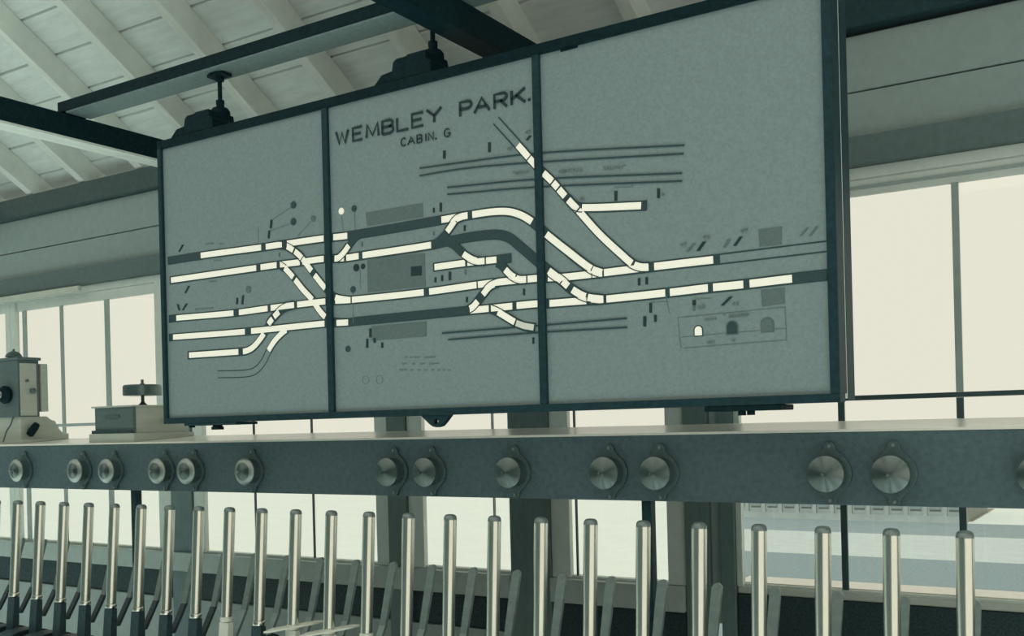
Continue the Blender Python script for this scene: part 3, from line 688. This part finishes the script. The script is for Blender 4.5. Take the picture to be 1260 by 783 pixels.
# ------------------------------------------------------------------ block instrument at the far left
iy = 2.345
ix1_ = X(22, 480, iy); izb = Z(22, 513, iy); izt = Z(22, 443, iy)
t = thing('block_instrument', 'upright block instrument with black knob and small bell at the left picture edge', 'instrument', (ix1_-.1, 2.42, shz(2.42)))
icb = 2.435
box('case', (ix1_-.20, ix1_, iy, icb, izb, izt), M_wood, t, .002)
box('side_panel', (ix1_+.0004, ix1_+.006, iy+.008, icb-.014, izb+.004, izt-.012), M_woodpale, t, .001)
box('top_board', (ix1_-.205, ix1_+.008, iy-.004, icb+.006, izt+.0003, izt+.012), M_wood, t, .002)
box('back_board', (ix1_-.17, ix1_+.004, icb+.0065, icb+.036, izb+.02, izt-.012), M_woodpale, t, .002)
kc = P(1, 486, iy-.03)
lathe('knob', [(.030, 0), (.034, .004), (.036, .016), (.030, .026), (.012, .030), (0, .031)], (kc.x, iy-.0004, kc.z), (0, -1, 0), M_black, t, 24)
lathe('knob_ring', [(.013, 0), (.014, .003), (.010, .006), (0, .007)], (kc.x, iy-.032, kc.z), (0, -1, 0), M_ring, t, 16)
bc = P(18.5, 440, 2.40)
lathe('bell_stem', [(.006, 0), (.006, .006)], (bc.x, 2.395, izt+.0123), (0, 0, 1), M_cap, t, 12)
lathe('bell', [(.032, 0), (.031, .004), (.026, .013), (.015, .021), (.005, .024), (.004, .032), (0, .034)], (bc.x, 2.395, izt+.0186), (0, 0, 1), M_flange, t, 24)
bm = bmesh.new(); s0 = shz(2.36)
zz = izb-.0005
pr2 = [(iy+.012, shz(iy+.012)), (2.565, shz(2.565)), (2.565, shz(2.565)+.022), (2.545, s0+.030), (2.525, s0+.050), (2.505, s0+.085), (2.485, zz-.012), (2.47, zz), (iy+.012, zz)]
add_prism(bm, [(a, b+.001) for a, b in pr2], 'x', ix1_-.165, ix1_-.006)
make('stand', bm, M_woodpale, t, bevel=.002)
bm = bmesh.new()
add_prism(bm, [(iy+.006, shz(iy+.006)+.001), (2.47, shz(2.47)+.001), (2.47, s0+.014), (iy+.006, s0+.014)], 'x', ix1_-.0055, ix1_+.016)
make('foot', bm, M_woodpale, t, bevel=.002)
hb = P(38, 528, 2.40); 
lathe('handle', [(.010, 0), (.0145, .006), (.0150, .040), (.012, .056), (0, .060)], (ix1_+.012, 2.380, s0+.030), (.05, .55, .75), M_black, t, 16)
lathe('handle_boss', [(.012, 0), (.012, .012), (0, .013)], (ix1_-.0055, 2.395, s0+.05), (1, 0, 0), M_wood, t, 14)
lathe('terminal', [(.008, 0), (.012, .004), (.012, .012), (.005, .016), (0, .020)], (ix1_+.0063, 2.400, (izb+izt)/2-.01), (1, 0, 0), M_wood, t, 14)
lathe('terminal', [(.005, 0), (.006, .004), (.006, .008), (0, .012)], (ix1_+.0063, 2.378, (izb+izt)/2+.03), (1, 0, 0), M_wood, t, 12)
bm = bmesh.new()
w0 = Vector((ix1_-.045, iy+.004, izb)); prev = None
pts = [Vector((ix1_-.045, iy+.006, izb-.001)), Vector((ix1_-.046, iy-.005, izb-.03)), Vector((ix1_-.05, iy-.02, izb-.055)), Vector((ix1_-.06, iy-.03, shz(iy-.03)+.009))]
for i in range(len(pts)-1):
    d = pts[i+1]-pts[i]; add_lathe(bm, [(.003, 0), (.003, d.length)], pts[i], d, 8)
make('wire', bm, M_flange, t)

# ------------------------------------------------------------------ lever frame
PITCH = .0637*YL
TILT = Vector((0, .072, 1)).normalized()
zlt = EYE-.1055*YL                            # dome tops
zfr = EYE-.69
frame = thing('lever_frame', 'dark cast iron lever frame under the row of signal levers', 'lever frame', (-1.8, 1.95, 0))
fx0, fx1 = -.1559*YL-24.6*PITCH, -.1559*YL+1.6*PITCH
box('bed', (fx0, fx1, 1.80, 2.10, 0, zfr-.075), M_cast, frame, .006)
def arc_plate(x0, x1):
    bm = bmesh.new(); n = 12
    pts = [(1.83, zfr-.0745)]+[(1.955-.125*math.cos(math.pi*k/n), zfr-.02+.085*math.sin(math.pi*k/n)**.8) for k in range(n+1)]+[(2.08, zfr-.0745)]
    add_prism(bm, pts, 'x', x0, x1); return bm
first = None
for i in range(25):
    xm = -.1559*YL-PITCH*(i+.5)
    if first is None:
        first = make('quadrant_plate', arc_plate(xm-.036, xm+.036), M_cast, frame, bevel=.003)
    else:
        c = first.copy(); COL.objects.link(c); c.location.x = -PITCH*i
def lever_meshes():
    D = {}
    def at0(t): return Vector((0, 0, 0))+TILT*t
    # local origin: top of handle; distances along -TILT
    def keep(name, bm, M, smooth):
        bmesh.ops.recalc_face_normals(bm, faces=bm.faces)
        me = bpy.data.meshes.new(name); bm.to_mesh(me); bm.free(); me.materials.append(M)
        if smooth:
            for p in me.polygons: p.use_smooth = True
            me.set_sharp_from_angle(angle=math.radians(50))
        D[name+'|'+M.name] = me
    def shape(kind):
        bm = bmesh.new()
        if kind == 'handle':
            add_lathe(bm, [(.0148, -.304), (.0150, -.290), (.0150, -.200), (.0158, -.120), (.0158, -.014)], (0, 0, 0), TILT, 28)
        elif kind == 'handle_cap':
            r = .0158
            add_lathe(bm, [(r, -.0138), (r*.98, -.009), (r*.88, -.0045), (r*.66, -.0015), (r*.35, -.0003), (0, 0)], (0, 0, 0), TILT, 28)
        elif kind == 'ferrule':
            add_lathe(bm, [(.012, -.319), (.0165, -.317), (.0175, -.311), (.0165, -.3055), (.014, -.3042)], (0, 0, 0), TILT, 20)
        elif kind == 'shaft':
            a = TILT*-.3195; b = TILT*-.54
            q = lambda v, w, d: [Vector((sx*w/2, sy*d/2, 0))+v for sx, sy in ((-1, -1), (1, -1), (1, 1), (-1, 1))]
            A = [bm.verts.new(p) for p in q(a, .036, .018)]; B = [bm.verts.new(p) for p in q(b, .038, .030)]
            bm.faces.new(A); bm.faces.new(B)
            for k in range(4): bm.faces.new((A[k], B[k], B[(k+1) % 4], A[(k+1) % 4]))
        elif kind in ('catch_handle', 'catch_rod'):
            # flat blade behind the lever: upper finger, rounded at the top, lower rod
            top = Vector((0, .093, -.140)); low = Vector((0, .045, -.295)); end = Vector((0, -.002, -.375))
            def slab(p, w, th): return [(p+Vector((sx*w/2, sy*th/2, 0))) for sx, sy in ((-1, -1), (1, -1), (1, 1), (-1, 1))]
            if kind == 'catch_handle':
                d = (top-low).normalized(); secs = []
                for k in range(7):
                    a = math.pi/2*k/6; secs.append((top-d*.011*(1-math.cos(a)), .0225*max(.12, math.sin(a))))
                secs += [(top-d*.06, .0225), (low, .019)]
                th = .009
            else:
                secs = [(low+Vector((0, 0, -.0004)), .0195), (end, .018)]; th = .010
            prev = None
            for p, w in secs:
                r = [bm.verts.new(v) for v in slab(p, w, th)]
                if prev:
                    for k in range(4): bm.faces.new((prev[k], prev[(k+1) % 4], r[(k+1) % 4], r[k]))
                else: bm.faces.new(r)
                prev = r
            bm.faces.new(prev[::-1])
        elif kind == 'collar_plate':
            ca, sa = math.cos(math.radians(38)), math.sin(math.radians(38))
            pts = [(-.075, -.012), (-.055, -.020), (.055, -.018), (.080, -.004), (.055, .018), (-.055, .020)]
            lo = TILT*-.3125; n = len(pts)
            A = [bm.verts.new((u*ca-v*sa, u*sa+v*ca+lo.y, lo.z+u*.14)) for u, v in pts]
            B = [bm.verts.new((u*ca-v*sa, u*sa+v*ca+lo.y, lo.z+.005+u*.14)) for u, v in pts]
            bm.faces.new(A); bm.faces.new(B[::-1])
            for k in range(n): bm.faces.new((A[k], B[k], B[(k+1) % n], A[(k+1) % n]))
        elif kind == 'collar_hook':
            lo = TILT*-.320; prev = None
            for k in range(9):
                a = math.pi*(.05+.95*k/8); c = Vector((-.045+.026*math.cos(a), -.030+lo.y, lo.z-.045+.036*math.sin(a)))
                r = [bm.verts.new(c+v) for v in (Vector((-.006, -.008, 0)), Vector((.006, -.008, 0)), Vector((.006, .008, 0)), Vector((-.006, .008, 0)))]
                if prev:
                    for j in range(4): bm.faces.new((prev[j], prev[(j+1) % 4], r[(j+1) % 4], r[j]))
                else: bm.faces.new(r)
                prev = r
            bm.faces.new(prev[::-1])
        return bm
    for kind, mats, sm in (('handle', [M_steel], 1), ('handle_cap', [M_cap], 1), ('ferrule', [M_steel, M_leverwhite], 1), ('shaft', [M_leverdark, M_leverwhite], 0),
                           ('catch_handle', [M_catch, M_leverwhite], 0), ('catch_rod', [M_leverdark, M_catch], 0), ('collar_plate', [M_leverwhite], 0), ('collar_hook', [M_black], 0)):
        for M in mats: keep(kind, shape(kind), M, sm)
    return D
LM = lever_meshes()
def lever(i, label, white=False, collar=False):
    x = -.1559*YL-PITCH*i
    t = thing('signal_lever', label, 'lever', (x, YL, zlt), 'signal levers in the frame')
    def part(kind, M): return link(kind, LM[kind+'|'+M.name], t)
    part('handle', M_steel); part('handle_cap', M_cap)
    part('ferrule', M_leverwhite if white else M_steel)
    part('shaft', M_leverwhite if white else M_leverdark)
    part('catch_handle', M_catch); part('catch_rod', M_leverdark if i > 15 else M_catch)
    if collar: part('collar_plate', M_leverwhite); part('collar_hook', M_black)
SPEC = {15: 'white-painted below its handle', 13: 'left one of the two with white collar plates', 12: 'right one of the two with white collar plates',
        11: 'right of the collared levers', 16: 'before a dark post',
        9: 'before the dark window post', 6: 'before the wide dark post', 4: 'against the slim shelf support post', 3: 'left of the landscape window',
        2: 'leftmost before the landscape window', 1: 'beside the window bar', 0: 'rightmost lever of the whole row'}
SPEC[0] = 'polished lever, rightmost of the whole row, before the landscape window'
for i in range(25):
    kfl = 24-i
    if i == 24: lb = 'polished signal lever cut off by the left picture edge'
    elif i == 0: lb = SPEC[0]
    else:
        nm = names[i] if i < 13 else names[kfl-1]
        side = 'right' if i < 13 else 'left'
        lb = 'polished signal lever, %s from the %s' % (nm, side)
        if i in SPEC: lb += ', '+SPEC[i]
        elif i > 16: lb += ', dark shaft'
    lever(i, lb, white=i in (15, 13, 12, 11), collar=i in (13, 12))
